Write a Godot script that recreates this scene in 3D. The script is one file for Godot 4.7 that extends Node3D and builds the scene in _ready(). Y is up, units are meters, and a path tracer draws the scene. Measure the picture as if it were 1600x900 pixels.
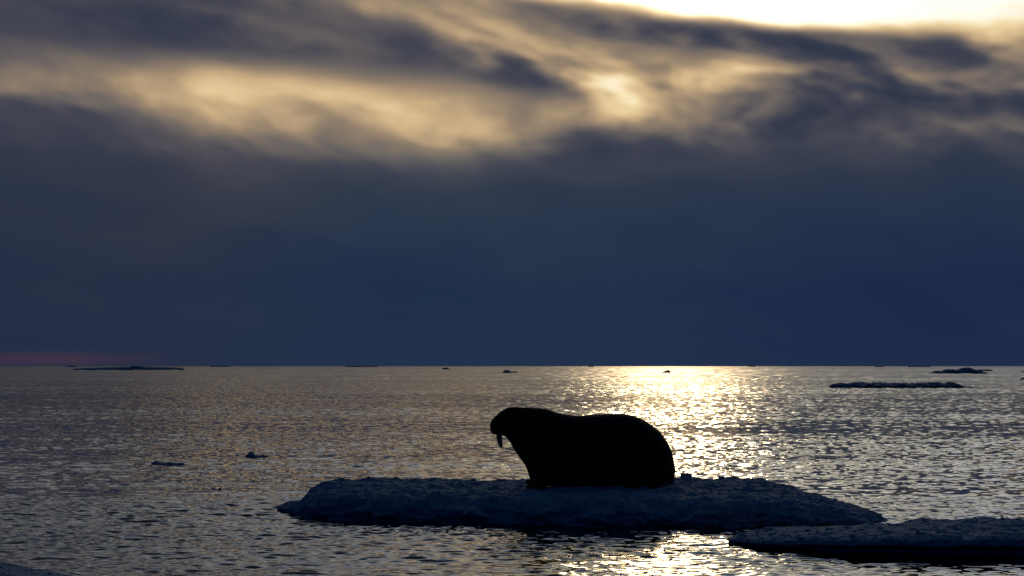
extends Node3D
# A walrus hauled out on an ice floe, against the light of a veiled low sun. Metres, y up, camera looks along -z.

const EYE := 2.3            # eye height above the sea
const SUN_AZ := 4.7         # degrees to the right of the view axis
const SUN_EL := 12.6        # degrees above the horizon

var rng := RandomNumberGenerator.new()
var fine_noise := FastNoiseLite.new()
var lump_noise := FastNoiseLite.new()
var edge_noise := FastNoiseLite.new()
var cell_noise := FastNoiseLite.new()
var ice_mat: StandardMaterial3D
var far_ice_mat: StandardMaterial3D
var taken := {}


func _ready() -> void:
	rng.seed = 7
	# ---- camera, sky, sun, exposure
	var cam := Camera3D.new()
	cam.name = "camera"
	cam.fov = 17.06
	cam.near = 0.1
	cam.far = 60000.0
	cam.position = Vector3(0, EYE, 0)
	cam.rotation_degrees = Vector3(2.33, 0, 0)
	add_child(cam)
	cam.current = true

	var env := Environment.new()
	env.background_mode = Environment.BG_SKY
	var sky := Sky.new()
	var psm := PanoramaSkyMaterial.new()
	psm.panorama = sky_texture()
	psm.energy_multiplier = 3.0
	sky.sky_material = psm
	env.sky = sky
	env.tonemap_mode = Environment.TONE_MAPPER_LINEAR
	env.tonemap_exposure = 0.3333
	env.sdfgi_enabled = true
	env.ssao_enabled = true
	env.ssil_enabled = true
	var we := WorldEnvironment.new()
	we.name = "environment"
	we.environment = env
	add_child(we)

	var sun := DirectionalLight3D.new()
	sun.name = "sun"
	sun.light_energy = 0.10
	sun.light_color = Color(1.0, 0.85, 0.62)
	sun.light_angular_distance = 3.5
	sun.shadow_enabled = true
	sun.rotation_degrees = Vector3(-SUN_EL, 180.0 - SUN_AZ, 0)
	add_child(sun)

	setup_noises()
	materials()
	build_sea()
	build_near_floes()
	build_far_floes()
	build_walrus()


# ------------------------------------------------------------------ sky
# Cloud features of the sky, in degrees: azimuth, elevation, half sizes, tilt, strength.
var lit_clouds := [
	[-6.9, 7.95, 2.9, 0.72, -2.0, 0.31],
	[-2.2, 7.45, 2.3, 0.75, -5.0, 0.32],
	[-10.5, 8.1, 3.6, 0.6, -3.0, 0.16],
	[-14.6, 8.45, 1.9, 0.7, 0.0, 0.14],
	[3.15, 8.25, 0.8, 0.5, -20.0, 0.28],
	[1.5, 8.95, 2.6, 0.6, -22.0, 0.16],
	[1.9, 7.7, 1.3, 0.5, 12.0, 0.12],
	[5.2, 8.7, 3.0, 0.5, -14.0, 0.20],
	[8.6, 8.55, 1.9, 0.26, -5.0, 0.20],
	[7.0, 9.0, 0.8, 0.22, -10.0, 0.16],
	[5.2, 7.6, 2.2, 0.35, -4.0, 0.10],
	[12.9, 8.4, 1.1, 0.33, -8.0, 0.20],
	[15.2, 9.6, 1.4, 1.0, -30.0, 0.30],
	[-6.3, 9.85, 1.7, 0.26, -10.0, 0.06],
	[-1.4, 9.8, 1.8, 0.20, -20.0, 0.12],
	[-0.4, 9.3, 1.6, 0.22, -20.0, 0.12],
	[-2.0, 10.5, 2.2, 0.25, -12.0, 0.07],
	[3.6, 10.0, 0.9, 0.10, -4.0, 0.10],
	[-9.0, 6.0, 5.0, 1.3, 0.0, 0.06],
	[-11.4, 3.83, 0.9, 0.09, -1.0, 0.02],
	[15.0, 6.6, 3.0, 0.6, 0.0, 0.05],
	[10.4, 9.35, 1.0, 0.16, -12.0, 0.14],
	[-8.0, 6.8, 5.0, 0.8, -2.0, 0.05],
	[6.2, 8.3, 1.2, 0.2, -14.0, 0.10],
	[9.4, 7.9, 1.1, 0.16, -6.0, 0.08],
	[14.4, 7.1, 1.6, 0.18, -4.0, 0.08],
	[-8.5, 10.4, 1.8, 0.16, -8.0, 0.05],
]
var dark_clouds := [
	[-11.2, 9.85, 2.4, 0.8, 0.0, 0.07],
	[-3.0, 9.0, 2.6, 0.34, -10.0, 0.06],
	[0.3, 8.35, 1.6, 0.22, -12.0, 0.15],
	[4.2, 10.05, 3.4, 0.42, -11.0, 0.22],
	[2.4, 10.4, 1.4, 0.5, -15.0, 0.14],
	[8.2, 9.5, 2.2, 0.26, -8.0, 0.22],
	[13.6, 8.95, 1.9, 0.24, -12.0, 0.16],
	[10.6, 7.9, 2.4, 0.5, -6.0, 0.10],
	[14.8, 8.0, 1.4, 0.6, -20.0, 0.10],
	[2.4, 6.8, 1.6, 0.5, 14.0, 0.10],
]
var ramp := [
	[0.00, 1, 15, 56], [0.10, 34, 47, 73], [0.20, 50, 57, 74], [0.30, 69, 70, 82], [0.42, 106, 99, 97],
	[0.56, 152, 132, 110], [0.70, 206, 176, 134], [0.82, 240, 214, 164], [0.92, 254, 240, 204], [1.0, 255, 250, 232]]
var ramp_lin := PackedVector3Array()
var sky_a := FastNoiseLite.new()
var sky_b := FastNoiseLite.new()
var sky_c := FastNoiseLite.new()
var sky_d := FastNoiseLite.new()


func bump(f: Array, az: float, el: float) -> float:
	var dx: float = az - f[0]
	var dy: float = el - f[1]
	var sx: float = f[2]
	var sy: float = f[3]
	if absf(dx) > 3.2 * sx + sy or absf(dy) > 3.0 * sy + absf(f[4]) * 0.05 * sx:
		return 0.0
	var t: float = deg_to_rad(f[4])
	var a: float = (dx * cos(t) + dy * sin(t)) / sx
	var b: float = (-dx * sin(t) + dy * cos(t)) / sy
	return f[5] * exp(-0.5 * (a * a + b * b))


func sky_color(az: float, el: float) -> Vector3:
	# direction noise is taken on the sphere, so that it closes all the way round
	var ca := cos(deg_to_rad(az)) * cos(deg_to_rad(el))
	var sa := sin(deg_to_rad(az)) * cos(deg_to_rad(el))
	var se := sin(deg_to_rad(el))
	var wx := sky_a.get_noise_3d(sa * 14.0, se * 60.0 + sa * 9.0, ca * 14.0)
	var wy := sky_b.get_noise_3d(sa * 18.0, se * 70.0 + sa * 10.0, ca * 18.0)
	var streak := sky_c.get_noise_3d(sa * 62.0 + wx * 2.0, se * 140.0 + sa * 18.0 + wy * 3.0, ca * 62.0)
	var wisp := sky_d.get_noise_3d(sa * 120.0 + wy * 3.0, se * 330.0 + sa * 60.0 + wx * 6.0, ca * 120.0)
	var broad := sky_a.get_noise_3d(sa * 4.0 + 31.0, se * 9.0, ca * 4.0)
	# angle from the sun
	var sun_d := Vector3(sin(deg_to_rad(SUN_AZ)) * cos(deg_to_rad(SUN_EL)), sin(deg_to_rad(SUN_EL)), cos(deg_to_rad(SUN_AZ)) * cos(deg_to_rad(SUN_EL)))
	var ang := rad_to_deg(acos(clampf(Vector3(sa, se, ca).dot(sun_d), -1.0, 1.0)))
	# the cloud deck: a dark bank low down, lighter above towards the sun, dark blue away from it
	var side := exp(-pow(ang / 48.0, 2.0))
	var g := 0.115 + 0.06 * smoothstep(2.0, 6.0, el + wy * 0.5) + 0.12 * smoothstep(5.0, 7.5, el + wy * 0.4)
	g -= 0.018 * smoothstep(2.0, 11.0, az) * (1.0 - smoothstep(3.0, 7.0, el)) * (1.0 - smoothstep(40.0, 90.0, az))
	g = lerpf(0.015, g, clampf(0.02 + side, 0.0, 1.0) * (1.0 - 0.9 * smoothstep(24.0, 46.0, el + wx * 4.0)))
	g += (0.50 * side) * smoothstep(9.5, 15.0, el + wx * 2.0) * (1.0 - smoothstep(20.0, 36.0, el + wx * 4.0)) * (1.0 + 0.9 * broad)
	g += 0.10 * broad * smoothstep(3.0, 14.0, el) * (0.05 + 0.95 * side)
	var high := smoothstep(5.2, 8.0, el)
	var texture_part := (0.15 * streak + 0.085 * wisp + 0.05 * wy) * high
	if absf(az) < 24.0 and el < 16.0:
		var a2 := az + wx * 0.8 + streak * 0.35
		var e2 := el + wy * 0.5 + streak * 0.25 + wisp * 0.07
		for f in lit_clouds:
			g += bump(f, a2, e2) * (1.0 + 0.35 * streak)
		for f in dark_clouds:
			g -= 0.75 * bump(f, a2, e2) * (1.0 + 0.5 * streak)
		texture_part *= 1.0 - 0.5 * exp(-0.5 * (pow((az + 5.0) / 5.0, 2.0) + pow((el - 7.6) / 0.8, 2.0)))
		g += (0.014 * streak + 0.03 * wy + 0.03 * wx) * (1.0 - high) * smoothstep(0.0, 1.5, el)
		texture_part *= 0.55 + 0.95 * smoothstep(-5.0, 3.0, az)
	g = maxf(g, lerpf(0.05, 0.245, high)) if side > 0.4 else g
	g += texture_part
	# the torn hole under the sun: its lower edge slopes down to the right
	var ax := az - SUN_AZ
	var rim := 10.85 - 0.112 * (az - 2.7) + wy * 0.35 + streak * 0.32 + wisp * 0.12
	if az > 11.8:
		rim += (az - 11.8) * 0.14
	var roof := 11.2 + 2.4 * exp(-pow(ax / 2.0, 2.0)) + wx * 1.2
	var hole := smoothstep(-0.45, 0.5, el - rim) * (1.0 - smoothstep(roof - 0.4, roof + 1.6, el)) * exp(-pow(maxf(absf(ax - 2.0) - 5.5, 0.0) / 3.2, 2.0) * (1.0 + 0.6 * wx))
	g += hole * (1.05 - 0.5 * smoothstep(9.6, 12.6, az + wx) + 0.4 * streak * smoothstep(8.0, 12.0, az))
	var veil := exp(-pow(ang / 4.2, 2.0))
	var hdr := 1.0 + 1.5 * veil
	g += 0.25 * exp(-pow(ang / 7.0, 2.0)) * smoothstep(8.5, 11.0, el)
	g = maxf(g, 0.0)
	var c := Vector3.ZERO
	if g >= 1.0:
		c = ramp_lin[ramp.size() - 1] * (1.0 + (minf(g, 1.6) - 1.0) * 0.6)
	else:
		var k := 0
		while g > ramp[k + 1][0]:
			k += 1
		var t: float = (g - ramp[k][0]) / (ramp[k + 1][0] - ramp[k][0])
		c = ramp_lin[k].lerp(ramp_lin[k + 1], t)
	# higher up, away from the sun, the clouds are plain grey
	var grey := (c.x * 0.3 + c.y * 0.6 + c.z * 0.1)
	c = c.lerp(Vector3(0.97, 1.01, 1.06).lerp(Vector3(0.66, 1.0, 1.6), smoothstep(18.0, 28.0, el)) * grey, 0.92 * smoothstep(10.6, 12.4, el) * smoothstep(4.0, 10.0, ang))
	# away from the sun and overhead the dusk is a deep blue
	c *= Vector3.ONE.lerp(Vector3(0.25, 0.62, 1.0), smoothstep(32.0, 70.0, ang))
	# the bank is bluer to the right, greener-grey to the left; a trace of red at the left horizon
	var low := 1.0 - smoothstep(4.0, 7.5, el)
	var right := smoothstep(-4.0, 9.0, az + wx) * (1.0 - smoothstep(60.0, 120.0, absf(az)))
	c *= Vector3(1.10, 1.0, 0.92).lerp(Vector3(0.92, 1.06, 1.06), smoothstep(-11.0, -3.0, az)).lerp(Vector3(0.86, 1.0, 1.05), right) * low + Vector3.ONE * (1.0 - low)
	var red := exp(-pow((el - 0.20) / 0.16, 2.0)) * smoothstep(-9.5, -13.0, az) * (1.0 - smoothstep(30.0, 50.0, absf(az)))
	c += Vector3(0.042, 0.004, 0.001) * red * (0.8 + 0.6 * streak)
	return c * (1.0 + (hdr - 1.0) * hole)


func sky_texture() -> ImageTexture:
	for r in ramp:
		var c := Color8(r[1], r[2], r[3]).srgb_to_linear()
		ramp_lin.append(Vector3(c.r, c.g, c.b))
	for n in [[sky_a, 11, 3], [sky_b, 23, 4], [sky_c, 37, 5], [sky_d, 53, 3]]:
		n[0].noise_type = FastNoiseLite.TYPE_SIMPLEX_SMOOTH
		n[0].seed = n[1]
		n[0].frequency = 0.25
		n[0].fractal_type = FastNoiseLite.FRACTAL_FBM
		n[0].fractal_octaves = n[2]
	var cw := 768
	var ch := 384
	var data := PackedFloat32Array()
	data.resize(cw * ch * 3)
	var mean := Vector3(0.02, 0.03, 0.05)
	for j in ch:
		var el := 90.0 - (j + 0.5) / ch * 180.0
		for i in cw:
			var az := (i + 0.5) / cw * 360.0
			if az > 180.0:
				az -= 360.0
			var c := sky_color(az, el) if el > -1.0 else mean
			var o := (j * cw + i) * 3
			data[o] = c.x
			data[o + 1] = c.y
			data[o + 2] = c.z
	var im := Image.create_from_data(cw, ch, false, Image.FORMAT_RGBF, data.to_byte_array())
	var w := 4096
	var h := 2048
	im.resize(w, h, Image.INTERPOLATE_BILINEAR)
	# the same sky again, finer, round the sun
	var half := 272
	var top := int((90.0 - 24.0) / 180.0 * h)
	var bottom := int((90.0 + 0.6) / 180.0 * h)
	var d2 := PackedFloat32Array()
	d2.resize(half * 2 * (bottom - top) * 3)
	for j in range(top, bottom):
		var el := 90.0 - (j + 0.5) / h * 180.0
		for i in half * 2:
			var c := sky_color((i - half + 0.5) / w * 360.0, el)
			var o := ((j - top) * half * 2 + i) * 3
			d2[o] = c.x
			d2[o + 1] = c.y
			d2[o + 2] = c.z
	var im2 := Image.create_from_data(half * 2, bottom - top, false, Image.FORMAT_RGBF, d2.to_byte_array())
	im.blit_rect(im2, Rect2i(0, 0, half, bottom - top), Vector2i(w - half, top))
	im.blit_rect(im2, Rect2i(half, 0, half, bottom - top), Vector2i(0, top))
	return ImageTexture.create_from_image(im)


# ------------------------------------------------------------------ helpers
func setup_noises() -> void:
	fine_noise.noise_type = FastNoiseLite.TYPE_SIMPLEX_SMOOTH
	fine_noise.seed = 5
	fine_noise.frequency = 1.0
	fine_noise.fractal_type = FastNoiseLite.FRACTAL_FBM
	fine_noise.fractal_octaves = 4
	fine_noise.fractal_gain = 0.55
	lump_noise.noise_type = FastNoiseLite.TYPE_SIMPLEX_SMOOTH
	lump_noise.seed = 9
	lump_noise.frequency = 1.0
	lump_noise.fractal_type = FastNoiseLite.FRACTAL_FBM
	lump_noise.fractal_octaves = 2
	edge_noise.noise_type = FastNoiseLite.TYPE_SIMPLEX_SMOOTH
	edge_noise.seed = 15
	edge_noise.frequency = 1.0
	edge_noise.fractal_type = FastNoiseLite.FRACTAL_FBM
	edge_noise.fractal_octaves = 4
	cell_noise.noise_type = FastNoiseLite.TYPE_CELLULAR
	cell_noise.seed = 21
	cell_noise.frequency = 1.0
	cell_noise.fractal_type = FastNoiseLite.FRACTAL_NONE
	cell_noise.cellular_return_type = FastNoiseLite.RETURN_DISTANCE


func noise_tex(size: int, freq: float, octaves: int, seed_value: int, cols: Array = []) -> NoiseTexture2D:
	var n := FastNoiseLite.new()
	n.noise_type = FastNoiseLite.TYPE_SIMPLEX_SMOOTH
	n.seed = seed_value
	n.frequency = freq
	n.fractal_type = FastNoiseLite.FRACTAL_FBM
	n.fractal_octaves = octaves
	var t := NoiseTexture2D.new()
	t.width = size
	t.height = size
	t.seamless = true
	t.noise = n
	if cols:
		var gr := Gradient.new()
		gr.set_color(0, cols[0])
		gr.set_color(1, cols[1])
		t.color_ramp = gr
	return t


func lin(r: float, g: float, b: float) -> Color:
	return Color(r, g, b).linear_to_srgb()


func materials() -> void:
	ice_mat = StandardMaterial3D.new()
	ice_mat.resource_name = "wet snow ice"
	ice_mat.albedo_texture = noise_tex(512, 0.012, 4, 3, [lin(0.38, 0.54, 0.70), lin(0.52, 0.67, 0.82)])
	ice_mat.uv1_triplanar = true
	ice_mat.uv1_world_triplanar = true
	ice_mat.uv1_scale = Vector3(0.9, 0.9, 0.9)
	ice_mat.roughness = 0.85
	ice_mat.metallic_specular = 0.2
	ice_mat.heightmap_enabled = true
	ice_mat.heightmap_texture = noise_tex(512, 0.05, 4, 4)
	ice_mat.heightmap_scale = 1.2
	far_ice_mat = ice_mat


func tag(o: Node, label: String, category: String, group := "", kind := "") -> void:
	o.set_meta("label", label)
	o.set_meta("category", category)
	if group:
		o.set_meta("group", group)
	if kind:
		o.set_meta("kind", kind)


func numbered(n: String) -> String:
	if not taken.has(n):
		taken[n] = 0
		return n
	taken[n] += 1
	return "%s_%03d" % [n, taken[n]]


func put(n: String, m: Mesh, mat: Material, parent: Node = self) -> MeshInstance3D:
	var o := MeshInstance3D.new()
	o.name = numbered(n) if parent == self else n
	o.mesh = m
	if mat:
		o.material_override = mat
	parent.add_child(o, true)
	return o


func grid_mesh(v: PackedVector3Array, cols: int, rows: int, clockwise := true, m: ArrayMesh = null, lead := 0, trail := 0) -> ArrayMesh:
	# v holds rows of cols points; smooth normals from the neighbours
	var nrm := PackedVector3Array()
	nrm.resize(v.size())
	for j in rows:
		var ju := mini(j + 1, rows - 1) * cols
		var jd := maxi(j - 1, 0) * cols
		for i in cols:
			var iu := mini(i + 1, cols - 1)
			var idn := maxi(i - 1, 0)
			var a := v[j * cols + iu] - v[j * cols + idn]
			var b := v[ju + i] - v[jd + i]
			var n := a.cross(b) if clockwise else b.cross(a)
			nrm[j * cols + i] = n.normalized() if n.length_squared() > 1e-20 else Vector3.UP
	var idx := PackedInt32Array()
	idx.resize((cols - 1) * (rows - 1 - lead - trail) * 6)
	var k := 0
	for j in range(lead, rows - 1 - trail):
		for i in cols - 1:
			var p := j * cols + i
			if clockwise:
				idx[k] = p; idx[k + 1] = p + cols; idx[k + 2] = p + 1
				idx[k + 3] = p + 1; idx[k + 4] = p + cols; idx[k + 5] = p + cols + 1
			else:
				idx[k] = p; idx[k + 1] = p + 1; idx[k + 2] = p + cols
				idx[k + 3] = p + 1; idx[k + 4] = p + cols + 1; idx[k + 5] = p + cols
			k += 6
	var arr := []
	arr.resize(Mesh.ARRAY_MAX)
	arr[Mesh.ARRAY_VERTEX] = v
	arr[Mesh.ARRAY_NORMAL] = nrm
	arr[Mesh.ARRAY_INDEX] = idx
	if m == null:
		m = ArrayMesh.new()
	m.add_surface_from_arrays(Mesh.PRIMITIVE_TRIANGLES, arr)
	return m


# ------------------------------------------------------------------ sea
func build_sea() -> void:
	var water := StandardMaterial3D.new()
	water.resource_name = "sea water"
	water.albedo_color = lin(0.004, 0.009, 0.018)
	water.roughness = 0.06
	water.metallic_specular = 0.36
	# ripples of several lengths; the sheet is coarser with distance and leaves out what it cannot hold
	var waves := [0.085, 0.16, 0.31, 0.6, 1.2, 2.4, 4.8, 9.5, 20.0]
	var steep := [0.048, 0.046, 0.034, 0.019, 0.009, 0.004, 0.003, 0.002, 0.0015]
	var turn := [0.12, 0.06, -0.14, 0.18, -0.1, 0.3, -0.2, 0.15, 0.0]
	var crest := [2.3, 2.0, 1.8, 1.6, 1.5, 1.5, 1.5, 1.5, 1.5]
	var n := FastNoiseLite.new()
	n.noise_type = FastNoiseLite.TYPE_SIMPLEX_SMOOTH
	n.frequency = 1.0
	n.fractal_type = FastNoiseLite.FRACTAL_NONE
	n.seed = 77
	var total := 0.0
	for s in steep:
		total += s * s
	var inner := 620
	var wing := [1.12, 1.4, 2.2, 5.0, 20.0]
	var cols := inner + 1 + wing.size() * 2
	var dist := PackedFloat32Array()
	var z := 16.0
	while z < 1500.0:
		dist.append(z)
		z *= 1.0015 if z < 34.0 else (1.0022 if z < 350.0 else 1.006)
	while z < 45000.0:
		dist.append(z)
		z *= 1.06
	var rows := dist.size()
	var v := PackedVector3Array()
	v.resize(cols * rows)
	for j in rows:
		z = dist[j]
		var halfw := 0.295 * z + 2.0
		var dx := halfw * 2.0 / inner
		var dz := (dist[mini(j + 1, rows - 1)] - dist[maxi(j - 1, 0)]) * 0.5
		var hold := maxf(dx * 1.7, dz * 1.0)
		# steepness of each length here; what the sheet is too coarse for is carried by the shortest it can hold
		var w := PackedFloat32Array()
		var have := 0.0
		var first := -1
		for k in waves.size():
			var f := smoothstep(hold * 0.7, hold * 1.2, waves[k])
			w.append(f * steep[k])
			have += pow(f * steep[k], 2.0)
			if first < 0 and f > 0.3:
				first = k
		if first >= 0:
			var miss := maxf(total - have, 0.0) * lerpf(1.0, 0.25, smoothstep(50.0, 600.0, z))
			for q in 2:
				var k := mini(first + q, waves.size() - 1)
				w[k] = sqrt(w[k] * w[k] + miss * (0.6 if q == 0 else 0.4))
		var gain := 1.0 if z < 5000.0 else 0.0
		for i in cols:
			var x := 0.0
			var fade := 1.0
			if i < wing.size():
				x = -halfw * wing[wing.size() - 1 - i]
				fade = 0.0
			elif i > inner + wing.size():
				x = halfw * wing[i - inner - wing.size() - 1]
				fade = 0.0
			else:
				x = -halfw + (i - wing.size()) * dx
			var h := 0.0
			if fade > 0.0 and gain > 0.0:
				# calmer slicks and ruffled patches
				var calm := 1.0 + 0.2 * n.get_noise_2d(x * 0.02 + 60.0, z * 0.055) + 0.25 * n.get_noise_2d(x * 0.11, z * 0.3 + 40.0)
				calm = clampf(calm, 0.6, 1.5)
				for k in waves.size():
					if w[k] > 0.0:
						var l: float = waves[k]
						var t: float = turn[k]
						h += w[k] * l * n.get_noise_2d((x + z * t) / (l * crest[k]) + k * 17.3, (z - x * t) / (l * 0.75) + k * 9.1)
				h *= gain * calm
			v[j * cols + i] = Vector3(x, h, -z)
	# bands: where the sheet holds fewer of the ripples, the rest is roughness
	var m := ArrayMesh.new()
	var ends := [45.0, 60.0, 80.0, 105.0, 140.0, 185.0, 245.0, 330.0, 450.0, 1e9]
	var rough := [0.06, 0.075, 0.09, 0.105, 0.12, 0.14, 0.16, 0.18, 0.20, 0.22]
	var from := 0
	for q in ends.size():
		var to := from
		while to < rows - 1 and dist[to] < ends[q]:
			to += 1
		var lead := mini(from, 1)
		var trail := mini(rows - 1 - to, 1)
		grid_mesh(v.slice((from - lead) * cols, (to + 1 + trail) * cols), cols, to + 1 + trail - from + lead, true, m, lead, trail)
		var wm: StandardMaterial3D = water.duplicate()
		wm.roughness = rough[q]
		m.surface_set_material(q, wm)
		from = to
	# the rest of the sea, all the way round
	var st := SurfaceTool.new()
	st.begin(Mesh.PRIMITIVE_TRIANGLES)
	for k in 64:
		var a := TAU * k / 64.0
		var b := TAU * (k + 1) / 64.0
		st.set_normal(Vector3.UP)
		st.add_vertex(Vector3(0, -0.35, 0))
		st.set_normal(Vector3.UP)
		st.add_vertex(Vector3(cos(a), 0, sin(a)) * 40000.0 + Vector3(0, -0.35, 0))
		st.set_normal(Vector3.UP)
		st.add_vertex(Vector3(cos(b), 0, sin(b)) * 40000.0 + Vector3(0, -0.35, 0))
	st.commit(m)
	m.surface_set_material(m.get_surface_count() - 1, water)
	var sea := put("sea", m, null)
	sea.set_meta("kind", "structure")
	sea.set_meta("label", "rippled grey gold sea reaching to the horizon")


# ------------------------------------------------------------------ ice
func station(table: Array, x: float) -> PackedFloat32Array:
	var k := 0
	while k < table.size() - 2 and x > table[k + 1][0]:
		k += 1
	var t: float = clampf((x - table[k][0]) / (table[k + 1][0] - table[k][0]), 0.0, 1.0)
	var out := PackedFloat32Array()
	for c in range(1, table[k].size()):
		out.append(lerpf(table[k][c], table[k + 1][c], t))
	return out


# table rows: x, distance of the back rim, distance of the front rim, height at the back, height at the front
func floe_mesh(table: Array, cols: int, n_top: int, n_front: int, rough: float, undercut: float, scale := 1.0, spots: Array = [], face := 0.55, cut := 0.45) -> ArrayMesh:
	var n_back := 10
	var rows := n_back + n_top + n_front
	var x0: float = table[0][0]
	var x1: float = table[table.size() - 1][0]
	var v := PackedVector3Array()
	v.resize(cols * rows)
	for i in cols:
		var u := i / (cols - 1.0)
		var x := lerpf(x0, x1, u)
		var s := station(table, x)
		var taper := smoothstep(0.0, 0.025, u) * smoothstep(1.0, 0.975, u)
		var zb := s[0] + taper * rough * 3.0 * edge_noise.get_noise_2d(x / scale * 0.7, 3.0)
		var zf := s[1] + taper * rough * 3.5 * edge_noise.get_noise_2d(x / scale * 0.8, 77.0)
		var hb := s[2]
		var hf := s[3]
		if i == 0 or i == cols - 1:
			zb = (s[0] + s[1]) * 0.5
			zf = zb
		var reach := absf(zb - zf)
		for j in rows:
			var p := Vector3.ZERO
			var amount := 1.0
			if j < n_back:
				var t := j / float(n_back)
				p = Vector3(x, lerpf(-0.35 * scale, hb, t), -zb - 0.03 * scale * sin(t * PI))
				amount = t
			elif j < n_back + n_top:
				var t := (j - n_back) / float(n_top)
				var h := lerpf(hb, hf, t) + 0.04 * scale * sin(t * PI) * smoothstep(0.3, 2.0, reach / scale)
				# shoulders rounded off
				h -= hb * 0.25 * pow(1.0 - minf(t * reach / (0.22 * scale), 1.0), 2.0)
				h -= hf * (1.0 - face) * pow(1.0 - minf((1.0 - t) * reach / (0.40 * scale), 1.0), 2.0)
				p = Vector3(x, h, lerpf(-zb, -zf, t))
			else:
				var t := (j - n_back - n_top) / float(n_front - 1)
				# bulging snow face, cut back above the water, then down below it
				var top := hf * face
				var y := lerpf(top, -0.35 * scale, t)
				var lip := 0.0
				if y > 0.0:
					var q := 1.0 - y / maxf(top, 0.001)
					lip = 0.10 * scale * sin(q * 2.2) - undercut * smoothstep(cut, minf(cut + 0.4, 0.95), q)
				else:
					lip = 0.10 * scale * sin(2.2) - undercut + 0.1 * scale * minf(-y / scale, 1.0)
				lip *= minf(reach / (0.8 * scale), 1.0)
				p = Vector3(x, y, -zf + lip)
				amount = smoothstep(-0.25, 0.02, y / scale)
			# lumps, crust and pits
			var q3 := p / scale
			var lump := lump_noise.get_noise_3d(q3.x * 1.5, q3.y * 3.5, q3.z * 1.5)
			var cell := cell_noise.get_noise_3d(q3.x * 3.2, q3.y * 4.5, q3.z * 2.4) + 0.6
			var crust := fine_noise.get_noise_3d(q3.x * 6.5, q3.y * 9.0, q3.z * 6.5)
			var thick := clampf(s[2] / (0.35 * scale), 0.25, 1.0)
			var d := rough * amount * thick * (1.0 * lump - 0.5 * cell + 0.42 * crust)
			if j < n_back + n_top:
				p.y += d * 0.75
				p.z += 0.5 * rough * crust * taper
			else:
				p.z += d * 2.2 * minf(1.0, taper + 0.2)
				p.y += 0.5 * d
			p.x += 0.8 * rough * amount * fine_noise.get_noise_3d(q3.x * 4.0 + 50.0, q3.y * 4.0, q3.z * 4.0)
			v[j * cols + i] = p
			if p.y > 0.06 and j > n_back - 3:
				spots.append(p)
	return grid_mesh(v, cols, rows, false)


func lump_shape(st: SurfaceTool, c: Vector3, r: Vector3, turn: float, seed_value: int) -> void:
	# one small angular lump of ice: an uneven eight-cornered stone
	var g := RandomNumberGenerator.new()
	g.seed = seed_value
	var pts := []
	var b := Basis(Vector3.UP, turn)
	for k in 8:
		var q := Vector3(1 if k & 1 else -1, 1 if k & 2 else -1, 1 if k & 4 else -1)
		q *= Vector3(g.randf_range(0.55, 1.0), g.randf_range(0.55, 1.0), g.randf_range(0.55, 1.0))
		pts.append(c + b * (q * r))
	for f in [[0, 1, 3, 2], [5, 4, 6, 7], [4, 0, 2, 6], [1, 5, 7, 3], [2, 3, 7, 6], [4, 5, 1, 0]]:
		for t in [[0, 2, 1], [0, 3, 2]]:
			var a: Vector3 = pts[f[t[0]]]
			var bb: Vector3 = pts[f[t[1]]]
			var cc: Vector3 = pts[f[t[2]]]
			var nn := (bb - a).cross(cc - a).normalized()
			if nn.dot((a + bb + cc) / 3.0 - c) < 0.0:
				nn = -nn
			else:
				var sw := bb
				bb = cc
				cc = sw
			for p in [a, bb, cc]:
				st.set_normal(nn)
				st.add_vertex(p)


func crumbs(parent: Node, spots: Array, count: int, small: float, large: float) -> void:
	var st := SurfaceTool.new()
	st.begin(Mesh.PRIMITIVE_TRIANGLES)
	for k in count:
		var p: Vector3 = spots[rng.randi() % spots.size()]
		var r := lerpf(small, large, pow(rng.randf(), 3.0))
		lump_shape(st, p + Vector3(0, r * 0.15, 0), Vector3(r * rng.randf_range(0.8, 1.7), r * rng.randf_range(0.4, 0.9), r), rng.randf() * TAU, rng.randi())
	var o := put("crumbled_ice", st.commit(), ice_mat, parent)
	o.set_meta("kind", "stuff")


func chunk(parent: Node, c: Vector3, r: Vector3, turn: float, seed_value: int) -> void:
	var st := SurfaceTool.new()
	st.begin(Mesh.PRIMITIVE_TRIANGLES)
	lump_shape(st, c, r, turn, seed_value)
	put("ice_block", st.commit(), ice_mat, parent)


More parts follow.
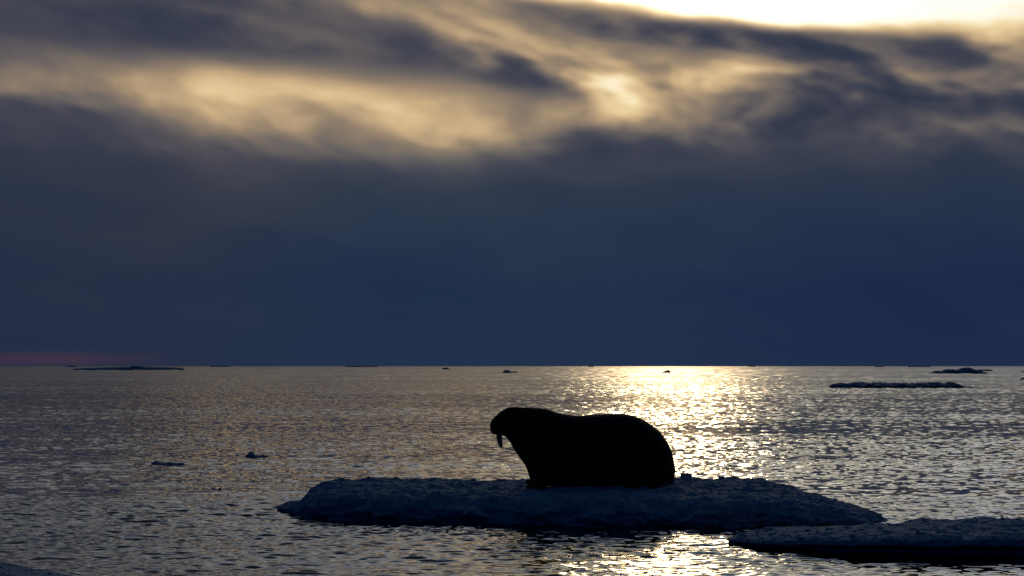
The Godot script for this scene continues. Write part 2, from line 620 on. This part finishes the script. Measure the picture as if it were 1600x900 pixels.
func build_near_floes() -> void:
	var main := [
		[-3.80, 31.35, 31.15, 0.05, 0.04],
		[-3.60, 31.50, 30.60, 0.11, 0.10],
		[-3.33, 31.60, 30.00, 0.13, 0.14],
		[-3.18, 31.80, 29.70, 0.34, 0.24],
		[-3.04, 31.90, 29.50, 0.42, 0.30],
		[-2.60, 32.10, 29.15, 0.42, 0.34],
		[-1.80, 32.20, 28.70, 0.42, 0.36],
		[-0.80, 32.20, 28.15, 0.40, 0.36],
		[0.20, 32.20, 27.75, 0.40, 0.37],
		[1.40, 32.10, 27.45, 0.40, 0.38],
		[2.60, 32.00, 27.35, 0.43, 0.38],
		[3.30, 31.90, 27.35, 0.47, 0.37],
		[4.05, 31.60, 27.40, 0.46, 0.34],
		[4.45, 30.90, 27.45, 0.36, 0.27],
		[4.90, 30.00, 27.55, 0.25, 0.20],
		[5.25, 29.20, 27.75, 0.17, 0.14],
		[5.44, 28.60, 28.10, 0.10, 0.08],
		[5.53, 28.45, 28.35, 0.05, 0.04]]
	var spots := []
	var o := put("ice_floe", floe_mesh(main, 780, 100, 46, 0.085, 0.05, 1.0, spots), ice_mat)
	tag(o, "long low floe of blue shaded ice that carries the walrus", "ice floe", "ice floes close to the camera")
	crumbs(o, spots, 900, 0.007, 0.034)
	chunk(o, Vector3(2.80, 0.52, -31.0), Vector3(0.085, 0.07, 0.08), 0.5, 4)
	chunk(o, Vector3(3.42, 0.475, -31.4), Vector3(0.06, 0.04, 0.06), 1.2, 8)

	var right := [
		[2.80, 25.00, 24.80, 0.09, 0.08],
		[2.97, 25.20, 24.40, 0.14, 0.12],
		[3.40, 25.40, 23.70, 0.18, 0.17],
		[4.00, 25.40, 23.25, 0.20, 0.23],
		[4.60, 25.35, 23.10, 0.23, 0.26],
		[5.00, 25.30, 23.00, 0.25, 0.27],
		[5.30, 25.25, 22.90, 0.31, 0.28],
		[6.20, 25.20, 22.70, 0.33, 0.29],
		[7.20, 25.10, 22.50, 0.30, 0.27],
		[8.40, 24.80, 22.60, 0.26, 0.22],
		[9.20, 24.20, 23.20, 0.12, 0.10]]
	spots = []
	o = put("ice_floe", floe_mesh(right, 620, 70, 60, 0.065, 0.5, 1.0, spots, 0.85, 0.25), ice_mat)
	tag(o, "undercut blue ice floe running out of the frame at the right, nearest the camera there", "ice floe", "ice floes close to the camera")
	crumbs(o, spots, 650, 0.007, 0.032)

	var corner := [
		[-8.6, 19.6, 19.2, 0.06, 0.05],
		[-7.6, 20.9, 18.2, 0.15, 0.06],
		[-6.4, 21.2, 17.5, 0.18, 0.06],
		[-5.5, 20.9, 17.2, 0.18, 0.06],
		[-4.9, 20.4, 17.6, 0.15, 0.05],
		[-4.3, 19.8, 18.2, 0.11, 0.05],
		[-3.8, 19.3, 19.0, 0.05, 0.04]]
	spots = []
	o = put("ice_floe", floe_mesh(corner, 380, 60, 24, 0.08, 0.1, 1.0, spots), ice_mat)
	tag(o, "flat edge of a blue ice floe in the bottom left corner", "ice floe", "ice floes close to the camera")
	crumbs(o, spots, 400, 0.007, 0.025)


func far_floe(called: String, label: String, category: String, group: String, px: float, width: float, d: float, depth: float, tops: Array, rough: float, cols: int) -> void:
	# px: middle, in metres to the right of the axis; tops: heights along it, evenly spaced
	var table := []
	var last := tops.size() - 1
	for k in tops.size():
		var t := k / float(last)
		var bulge := 0.12 + 0.88 * sqrt(maxf(0.0, 1.0 - pow(2.0 * t - 1.0, 2.0)))
		table.append([(t - 0.5) * width, depth * 0.5 * bulge, -depth * 0.5 * bulge, tops[k], tops[k] * 0.75])
	var peak := 0.0
	for h in tops:
		peak = maxf(peak, h)
	var m := floe_mesh(table, cols, 12, 10, rough, 0.02 * peak, clampf(peak / 0.4, 0.1, 6.0))
	var o := put(called, m, far_ice_mat)
	o.position = Vector3(px, 0, -d)
	tag(o, label, category, group)


func build_far_floes() -> void:
	var g := "drifting ice far off"
	var s := "small broken ice drifting left of the walrus"
	# bits of ice in the near water
	far_floe("ice_fragment", "long flat bit of dark ice with a knob at its left end", "ice", s, -7.96, 0.80, 44.6, 0.30, [0.07, 0.12, 0.07, 0.07, 0.08, 0.07, 0.06, 0.07, 0.05], 0.015, 90)
	far_floe("ice_fragment", "small ice fragment with a round hump on its left, right of the flat one", "ice", s, -6.44, 0.64, 48.3, 0.28, [0.04, 0.07, 0.18, 0.17, 0.08, 0.07, 0.08, 0.08, 0.05], 0.015, 90)
	far_floe("ice_fragment", "tiny waterlogged ice crumbs left of the main floe", "ice", s, -5.45, 0.22, 35.6, 0.14, [0.015, 0.05, 0.02, 0.055, 0.015], 0.008, 50)
	far_floe("ice_fragment", "thin low splinter of ice just below the waterlogged crumbs", "ice", s, -5.22, 0.34, 34.9, 0.08, [0.005, 0.018, 0.012, 0.014, 0.005], 0.004, 50)
	# floes of the middle distance, right
	far_floe("distant_ice_floe", "low long floe with a crumbled top, nearer of the two at right", "ice floe", g, 41.1, 15.2, 203.0, 5.0, [0.25, 0.5, 0.45, 0.55, 0.5, 0.5, 0.45, 0.45, 0.35, 0.5, 0.58, 0.52, 0.55, 0.2, 0.08], 0.30, 260)
	far_floe("distant_ice_floe", "humped dark floe close under the horizon at right", "ice floe", g, 128.5, 18.0, 552.0, 7.0, [0.2, 0.9, 1.0, 1.4, 1.3, 1.5, 1.8, 1.2, 0.6, 0.15], 0.6, 200)
	far_floe("distant_ice_floe", "thin sliver of ice behind the humped floe", "ice floe", g, 214.0, 8.0, 870.0, 6.0, [0.5, 0.8, 0.7, 0.8, 0.4], 0.15, 60)
	far_floe("distant_ice_floe", "scrap of ice at the right edge of the frame, below the horizon", "ice floe", g, 88.5, 3.0, 330.0, 2.0, [0.1, 0.3, 0.4, 0.3, 0.2], 0.08, 60)
	far_floe("distant_ice_floe", "bit of ice on the right edge, close under the horizon", "ice floe", g, 187.5, 4.0, 700.0, 3.0, [0.2, 0.6, 0.7, 0.6, 0.3], 0.1, 60)
	# left
	far_floe("distant_ice_floe", "long flat floe with a small peak on the left horizon", "ice floe", g, -197.5, 58.5, 985.0, 20.0, [0.5, 1.1, 1.2, 1.4, 1.4, 1.6, 1.7, 1.7, 1.8, 2.0, 1.9, 3.0, 2.6, 1.9, 1.9, 1.8, 1.8, 1.6, 1.5, 1.3], 0.22, 300)
	far_floe("distant_ice_floe", "faint thin ice line right of the long flat floe", "ice floe", g, -912.0, 58.0, 6000.0, 40.0, [3.4, 3.9, 4.2, 3.9, 3.4], 0.3, 60)
	far_floe("distant_ice_floe", "faint short ice line left of the peak of the long flat floe", "ice floe", g, -1375.0, 28.0, 6000.0, 40.0, [3.4, 4.0, 4.2, 4.0, 3.4], 0.3, 60)
	far_floe("distant_ice_floe", "dark ice line on the horizon, left of the walrus", "ice floe", g, -470.0, 101.0, 6000.0, 40.0, [3.2, 3.8, 4.2, 4.6, 4.0, 3.7, 4.4, 4.0, 3.4], 0.3, 90)
	far_floe("distant_ice_floe", "small rounded lump of ice just below the horizon, left of the walrus head", "ice floe", g, -43.0, 5.6, 1250.0, 5.0, [0.6, 1.1, 1.4, 1.5, 1.3, 0.9, 0.4], 0.1, 70)
	far_floe("distant_ice_floe", "dark humped ice block on the water above the walrus head", "ice floe", g, -0.5, 5.2, 627.0, 3.0, [0.4, 1.0, 1.2, 1.1, 0.6, 0.5, 0.7, 0.6, 0.2], 0.12, 90)
	far_floe("distant_ice_floe", "tiny ice speck on the horizon above the walrus back", "ice floe", g, 247.0, 17.0, 6000.0, 40.0, [3.4, 4.4, 4.8, 4.2, 3.4], 0.3, 50)
	far_floe("distant_ice_floe", "small dark block of ice in the sun glitter", "ice floe", g, 49.8, 3.8, 627.0, 3.0, [0.1, 0.3, 0.35, 0.6, 0.95, 1.05, 0.7], 0.1, 90)
	far_floe("distant_ice_floe", "ice speck on the horizon right of the sun glitter", "ice floe", g, 749.0, 22.0, 6000.0, 40.0, [3.3, 3.8, 4.2, 3.8, 3.3], 0.3, 50)
	far_floe("distant_ice_floe", "faint ice line on the horizon above the low long floe", "ice floe", g, 1147.0, 29.0, 6000.0, 40.0, [3.3, 3.9, 4.1, 3.9, 3.3], 0.3, 50)
	far_floe("distant_ice_floe", "faint ice line on the horizon above the humped floe", "ice floe", g, 1272.0, 72.0, 6000.0, 40.0, [3.3, 3.8, 3.7, 4.0, 3.7, 3.8, 3.3], 0.3, 50)


# ------------------------------------------------------------------ walrus
# x along the body (the nose points to -x), heights above the sea, half widths
var back_line := [[-0.345, 1.38], [-0.335, 1.425], [-0.315, 1.46], [-0.27, 1.51], [-0.21, 1.565], [-0.15, 1.61], [-0.10, 1.638], [-0.03, 1.662], [0.10, 1.664], [0.25, 1.656], [0.42, 1.648], [0.52, 1.640], [0.60, 1.615], [0.68, 1.585], [0.80, 1.556], [0.95, 1.536], [1.05, 1.530], [1.20, 1.540], [1.40, 1.555], [1.60, 1.562], [1.77, 1.555], [1.90, 1.525], [2.05, 1.460], [2.20, 1.365], [2.32, 1.260], [2.42, 1.120], [2.49, 0.970], [2.525, 0.820], [2.54, 0.700]]
var belly_line := [[-0.345, 1.36], [-0.335, 1.33], [-0.31, 1.285], [-0.27, 1.245], [-0.22, 1.225], [-0.15, 1.215], [-0.11, 1.205], [-0.05, 1.145], [0.02, 1.02], [0.10, 0.90], [0.20, 0.76], [0.24, 0.67], [0.265, 0.58], [0.30, 0.48], [0.36, 0.44], [2.40, 0.42], [2.49, 0.46], [2.53, 0.56], [2.54, 0.66]]
var width_line := [[-0.345, 0.03], [-0.33, 0.10], [-0.30, 0.15], [-0.24, 0.185], [-0.15, 0.20], [-0.02, 0.235], [0.15, 0.30], [0.4, 0.40], [0.7, 0.50], [1.1, 0.58], [1.6, 0.64], [2.0, 0.60], [2.25, 0.50], [2.42, 0.36], [2.51, 0.20], [2.54, 0.03]]


func along(line: Array, x: float) -> float:
	if x <= line[0][0]:
		return line[0][1]
	for k in line.size() - 1:
		if x <= line[k + 1][0]:
			var w: float = line[k + 1][0] - line[k][0]
			var t: float = (x - line[k][0]) / w
			var a: Array = line[maxi(k - 1, 0)]
			var d: Array = line[mini(k + 2, line.size() - 1)]
			var m0: float = (line[k + 1][1] - a[1]) / (line[k + 1][0] - a[0]) * w
			var m1: float = (d[1] - line[k][1]) / (d[0] - line[k][0]) * w
			var t2 := t * t
			var t3 := t2 * t
			return (2.0 * t3 - 3.0 * t2 + 1.0) * line[k][1] + (t3 - 2.0 * t2 + t) * m0 + (3.0 * t2 - 2.0 * t3) * line[k + 1][1] + (t3 - t2) * m1
	return line[line.size() - 1][1]


func smin(a: float, b: float, k: float) -> float:
	var h := clampf(0.5 + 0.5 * (b - a) / k, 0.0, 1.0)
	return lerpf(b, a, h) - k * h * (1.0 - h)


func capsule(p: Vector3, a: Vector3, b: Vector3, ra: float, rb: float) -> float:
	var ab := b - a
	var t := clampf((p - a).dot(ab) / ab.dot(ab), 0.0, 1.0)
	return (p - a - ab * t).length() - lerpf(ra, rb, t)


func build_walrus() -> void:
	var root := Node3D.new()
	root.name = "walrus"
	root.position = Vector3(0, 0.44, -30)
	add_child(root)
	tag(root, "dark walrus resting in profile on the floe, head to the left", "walrus")
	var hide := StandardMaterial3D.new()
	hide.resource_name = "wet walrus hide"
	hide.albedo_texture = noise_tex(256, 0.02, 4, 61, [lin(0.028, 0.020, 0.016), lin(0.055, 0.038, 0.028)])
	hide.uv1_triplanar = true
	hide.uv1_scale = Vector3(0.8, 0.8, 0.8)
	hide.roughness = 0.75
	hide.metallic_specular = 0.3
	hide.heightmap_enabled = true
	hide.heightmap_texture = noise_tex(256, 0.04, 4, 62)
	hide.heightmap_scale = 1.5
	# limbs: front flippers planted beside the chest, hind flippers folded under the rump
	var limbs := []
	for s in [-1.0, 1.0]:
		limbs.append([Vector3(0.62, 0.80, 0.36 * s), Vector3(0.46, 0.56, 0.50 * s), 0.17, 0.11])
		limbs.append([Vector3(0.46, 0.56, 0.50 * s), Vector3(0.36, 0.47, 0.58 * s), 0.11, 0.07])
		limbs.append([Vector3(0.36, 0.47, 0.58 * s), Vector3(0.25, 0.455, 0.66 * s), 0.07, 0.035])
		limbs.append([Vector3(0.38, 0.46, 0.58 * s), Vector3(0.36, 0.45, 0.78 * s), 0.06, 0.03])
		limbs.append([Vector3(0.42, 0.46, 0.58 * s), Vector3(0.46, 0.45, 0.80 * s), 0.06, 0.03])
		limbs.append([Vector3(2.36, 0.52, 0.26 * s), Vector3(2.30, 0.46, 0.52 * s), 0.10, 0.06])
		limbs.append([Vector3(2.30, 0.46, 0.52 * s), Vector3(2.10, 0.45, 0.72 * s), 0.06, 0.03])
		limbs.append([Vector3(2.30, 0.46, 0.52 * s), Vector3(2.24, 0.45, 0.76 * s), 0.06, 0.03])
	var pads := []
	for s in [-1.0, 1.0]:
		pads.append([Vector3(-0.255, 1.325, 0.095 * s), 0.085])
	var c := 0.018
	var lo := Vector3(-0.40, 0.38, -0.86)
	var nx := int(3.0 / c)
	var ny := int(1.34 / c)
	var nz := int(1.72 / c)
	var f := PackedFloat32Array()
	f.resize((nx + 1) * (ny + 1) * (nz + 1))
	for i in nx + 1:
		var x := lo.x + i * c
		var top := along(back_line, x)
		var low := along(belly_line, x)
		var cy := (top + low) * 0.5
		var hh := maxf((top - low) * 0.5, 0.004)
		var w := maxf(along(width_line, x), 0.004)
		var outside := maxf(maxf(-0.345 - x, x - 2.54), 0.0)
		var near_limb := []
		for l in limbs:
			var a: Vector3 = l[0]
			var b: Vector3 = l[1]
			if x > minf(a.x, b.x) - 0.3 and x < maxf(a.x, b.x) + 0.3:
				near_limb.append(l)
		var neck: float = exp(-pow((x - 0.55) / 0.3, 2.0))
		for j in ny + 1:
			var y := lo.y + j * c
			var ay := absf(y - cy) / hh
			for k in nz + 1:
				var z := lo.z + k * c
				# a little narrower at the top than at the belly
				var wz := w * (1.0 - 0.12 * clampf((y - cy) / hh, -1.0, 1.0))
				var az := absf(z) / wz
				var e := pow(pow(ay, 2.2) + pow(az, 2.2), 1.0 / 2.2)
				var d := (e - 1.0) * minf(hh, w) + outside
				if near_limb.size() and y < 1.1:
					for l in near_limb:
						d = smin(d, capsule(Vector3(x, y, z), l[0], l[1], l[2], l[3]), 0.06)
				if x < 0.0:
					for q in pads:
						d = smin(d, (Vector3(x, y, z) - q[0]).length() - q[1], 0.03)
				if absf(d) < 0.08:
					# folds of the neck and unevenness of the hide
					d += 0.006 * neck * sin((x * 0.9 + y * 0.35) * 60.0) * smoothstep(0.05, 0.25, absf(z))
					d += 0.006 * fine_noise.get_noise_3d(x * 3.0, y * 3.0, z * 3.0) * smoothstep(0.02, 0.2, absf(z))
				f[(i * (ny + 1) + j) * (nz + 1) + k] = d
	var body := nets(f, nx, ny, nz, lo, c)
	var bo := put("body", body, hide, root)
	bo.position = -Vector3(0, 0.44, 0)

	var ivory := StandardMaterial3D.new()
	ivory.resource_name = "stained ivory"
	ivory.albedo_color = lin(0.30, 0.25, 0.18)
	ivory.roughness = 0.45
	for s in [-1.0, 1.0]:
		var st := SurfaceTool.new()
		st.begin(Mesh.PRIMITIVE_TRIANGLES)
		var lean: float = 0.012 * s
		var pts := [Vector3(-0.200 + lean, 1.28, 0.075 * s), Vector3(-0.200 + lean, 1.20, 0.082 * s), Vector3(-0.192 + lean, 1.13, 0.085 * s), Vector3(-0.178 + lean * 0.8, 1.07, 0.082 * s), Vector3(-0.158 + lean * 0.4, 1.01, 0.075 * s)]
		tube(st, pts, [0.036, 0.036, 0.031, 0.023, 0.004], 10)
		st.generate_normals()
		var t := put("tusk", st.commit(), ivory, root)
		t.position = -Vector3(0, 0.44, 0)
	var dark := StandardMaterial3D.new()
	dark.resource_name = "dark eye"
	dark.albedo_color = lin(0.01, 0.008, 0.008)
	dark.roughness = 0.15
	for s in [-1.0, 1.0]:
		var em := SphereMesh.new()
		em.radius = 0.022
		em.height = 0.044
		em.radial_segments = 16
		em.rings = 8
		var eo := put("eye", em, dark, root)
		eo.position = Vector3(-0.10, 1.50 - 0.44, 0.165 * s)
		var nm := SphereMesh.new()
		nm.radius = 0.016
		nm.height = 0.032
		nm.radial_segments = 12
		nm.rings = 6
		var no := put("nostril", nm, dark, root)
		no.position = Vector3(-0.318, 1.43 - 0.44, 0.045 * s)
		no.scale = Vector3(0.6, 0.5, 1.3)
	var bristle := StandardMaterial3D.new()
	bristle.resource_name = "bristle"
	bristle.albedo_color = lin(0.20, 0.16, 0.10)
	bristle.roughness = 0.6
	for s in [-1.0, 1.0]:
		for k in 16:
			var a := rng.randf_range(-0.9, 0.9)
			var b := rng.randf_range(-1.3, 0.5)
			var dir := Vector3(-cos(a) * cos(b), sin(b) - 0.3, sin(a) * 0.8 + 0.5 * s).normalized()
			var p0 := Vector3(-0.255, 1.325 - 0.44, 0.095 * s) + dir * 0.07
			var ln := rng.randf_range(0.03, 0.055)
			var st := SurfaceTool.new()
			st.begin(Mesh.PRIMITIVE_TRIANGLES)
			tube(st, [p0, p0 + dir * ln * 0.6 + Vector3(0, -0.004, 0), p0 + dir * ln + Vector3(0, -0.014, 0)], [0.0026, 0.0021, 0.0008], 4)
			st.index()
			st.generate_normals()
			put("whisker", st.commit(), bristle, root)


func tube(st: SurfaceTool, pts: Array, rad: Array, sides: int) -> void:
	for k in pts.size() - 1:
		var a: Vector3 = pts[k]
		var b: Vector3 = pts[k + 1]
		var ra: float = rad[k]
		var rb: float = rad[k + 1]
		var d := (pts[mini(k + 1, pts.size() - 1)] as Vector3) - (pts[k] as Vector3)
		var ux := d.cross(Vector3(0.3, 0.1, 1.0)).normalized()
		var uy := d.cross(ux).normalized()
		for s in sides:
			var t0 := TAU * s / sides
			var t1 := TAU * (s + 1) / sides
			var e0 := ux * cos(t0) + uy * sin(t0)
			var e1 := ux * cos(t1) + uy * sin(t1)
			for p in [a + e0 * ra, b + e0 * rb, a + e1 * ra, a + e1 * ra, b + e0 * rb, b + e1 * rb]:
				st.set_smooth_group(0)
				st.add_vertex(p)


func nets(f: PackedFloat32Array, nx: int, ny: int, nz: int, lo: Vector3, c: float) -> ArrayMesh:
	var sy := nz + 1
	var sx := (ny + 1) * sy
	var of := PackedInt32Array([0, 1, sy, sy + 1, sx, sx + 1, sx + sy, sx + sy + 1])
	var corner := [Vector3(0, 0, 0), Vector3(0, 0, 1), Vector3(0, 1, 0), Vector3(0, 1, 1), Vector3(1, 0, 0), Vector3(1, 0, 1), Vector3(1, 1, 0), Vector3(1, 1, 1)]
	var edges := [[0, 1], [2, 3], [4, 5], [6, 7], [0, 2], [1, 3], [4, 6], [5, 7], [0, 4], [1, 5], [2, 6], [3, 7]]
	var at := PackedInt32Array()
	at.resize(f.size())
	at.fill(-1)
	var v := PackedVector3Array()
	var nrm := PackedVector3Array()
	for i in nx:
		for j in ny:
			for k in nz:
				var o := i * sx + j * sy + k
				var v0 := f[o]
				if absf(v0) > 0.25:
					continue
				var neg := 0
				for q in 8:
					if f[o + of[q]] < 0.0:
						neg += 1
				if neg == 0 or neg == 8:
					continue
				var p := Vector3.ZERO
				var n := 0
				for e in edges:
					var a := f[o + of[e[0]]]
					var b := f[o + of[e[1]]]
					if (a < 0.0) != (b < 0.0):
						p += (corner[e[0]] as Vector3).lerp(corner[e[1]], a / (a - b))
						n += 1
				at[o] = v.size()
				v.append(lo + (Vector3(i, j, k) + p / n) * c)
				nrm.append(Vector3(f[o + sx] + f[o + sx + sy + 1] - f[o] - f[o + sy + 1], f[o + sy] + f[o + sx + sy + 1] - f[o] - f[o + sx + 1], f[o + 1] + f[o + sx + sy + 1] - f[o] - f[o + sx + sy]).normalized())
	var idx := PackedInt32Array()
	for i in range(1, nx):
		for j in range(1, ny):
			for k in range(1, nz):
				var o := i * sx + j * sy + k
				var a := f[o]
				if absf(a) > 0.2:
					continue
				for ax in 3:
					var step: int = [sx, sy, 1][ax]
					var u: int = [sy, 1, sx][ax]
					var w: int = [1, sx, sy][ax]
					var b := f[o + step]
					if (a < 0.0) == (b < 0.0):
						continue
					var q := [at[o], at[o - u], at[o - u - w], at[o - w]]
					if q.min() < 0:
						continue
					if a < 0.0:
						idx.append_array(PackedInt32Array([q[0], q[2], q[1], q[0], q[3], q[2]]))
					else:
						idx.append_array(PackedInt32Array([q[0], q[1], q[2], q[0], q[2], q[3]]))
	var arr := []
	arr.resize(Mesh.ARRAY_MAX)
	arr[Mesh.ARRAY_VERTEX] = v
	arr[Mesh.ARRAY_NORMAL] = nrm
	arr[Mesh.ARRAY_INDEX] = idx
	var m := ArrayMesh.new()
	m.add_surface_from_arrays(Mesh.PRIMITIVE_TRIANGLES, arr)
	return m
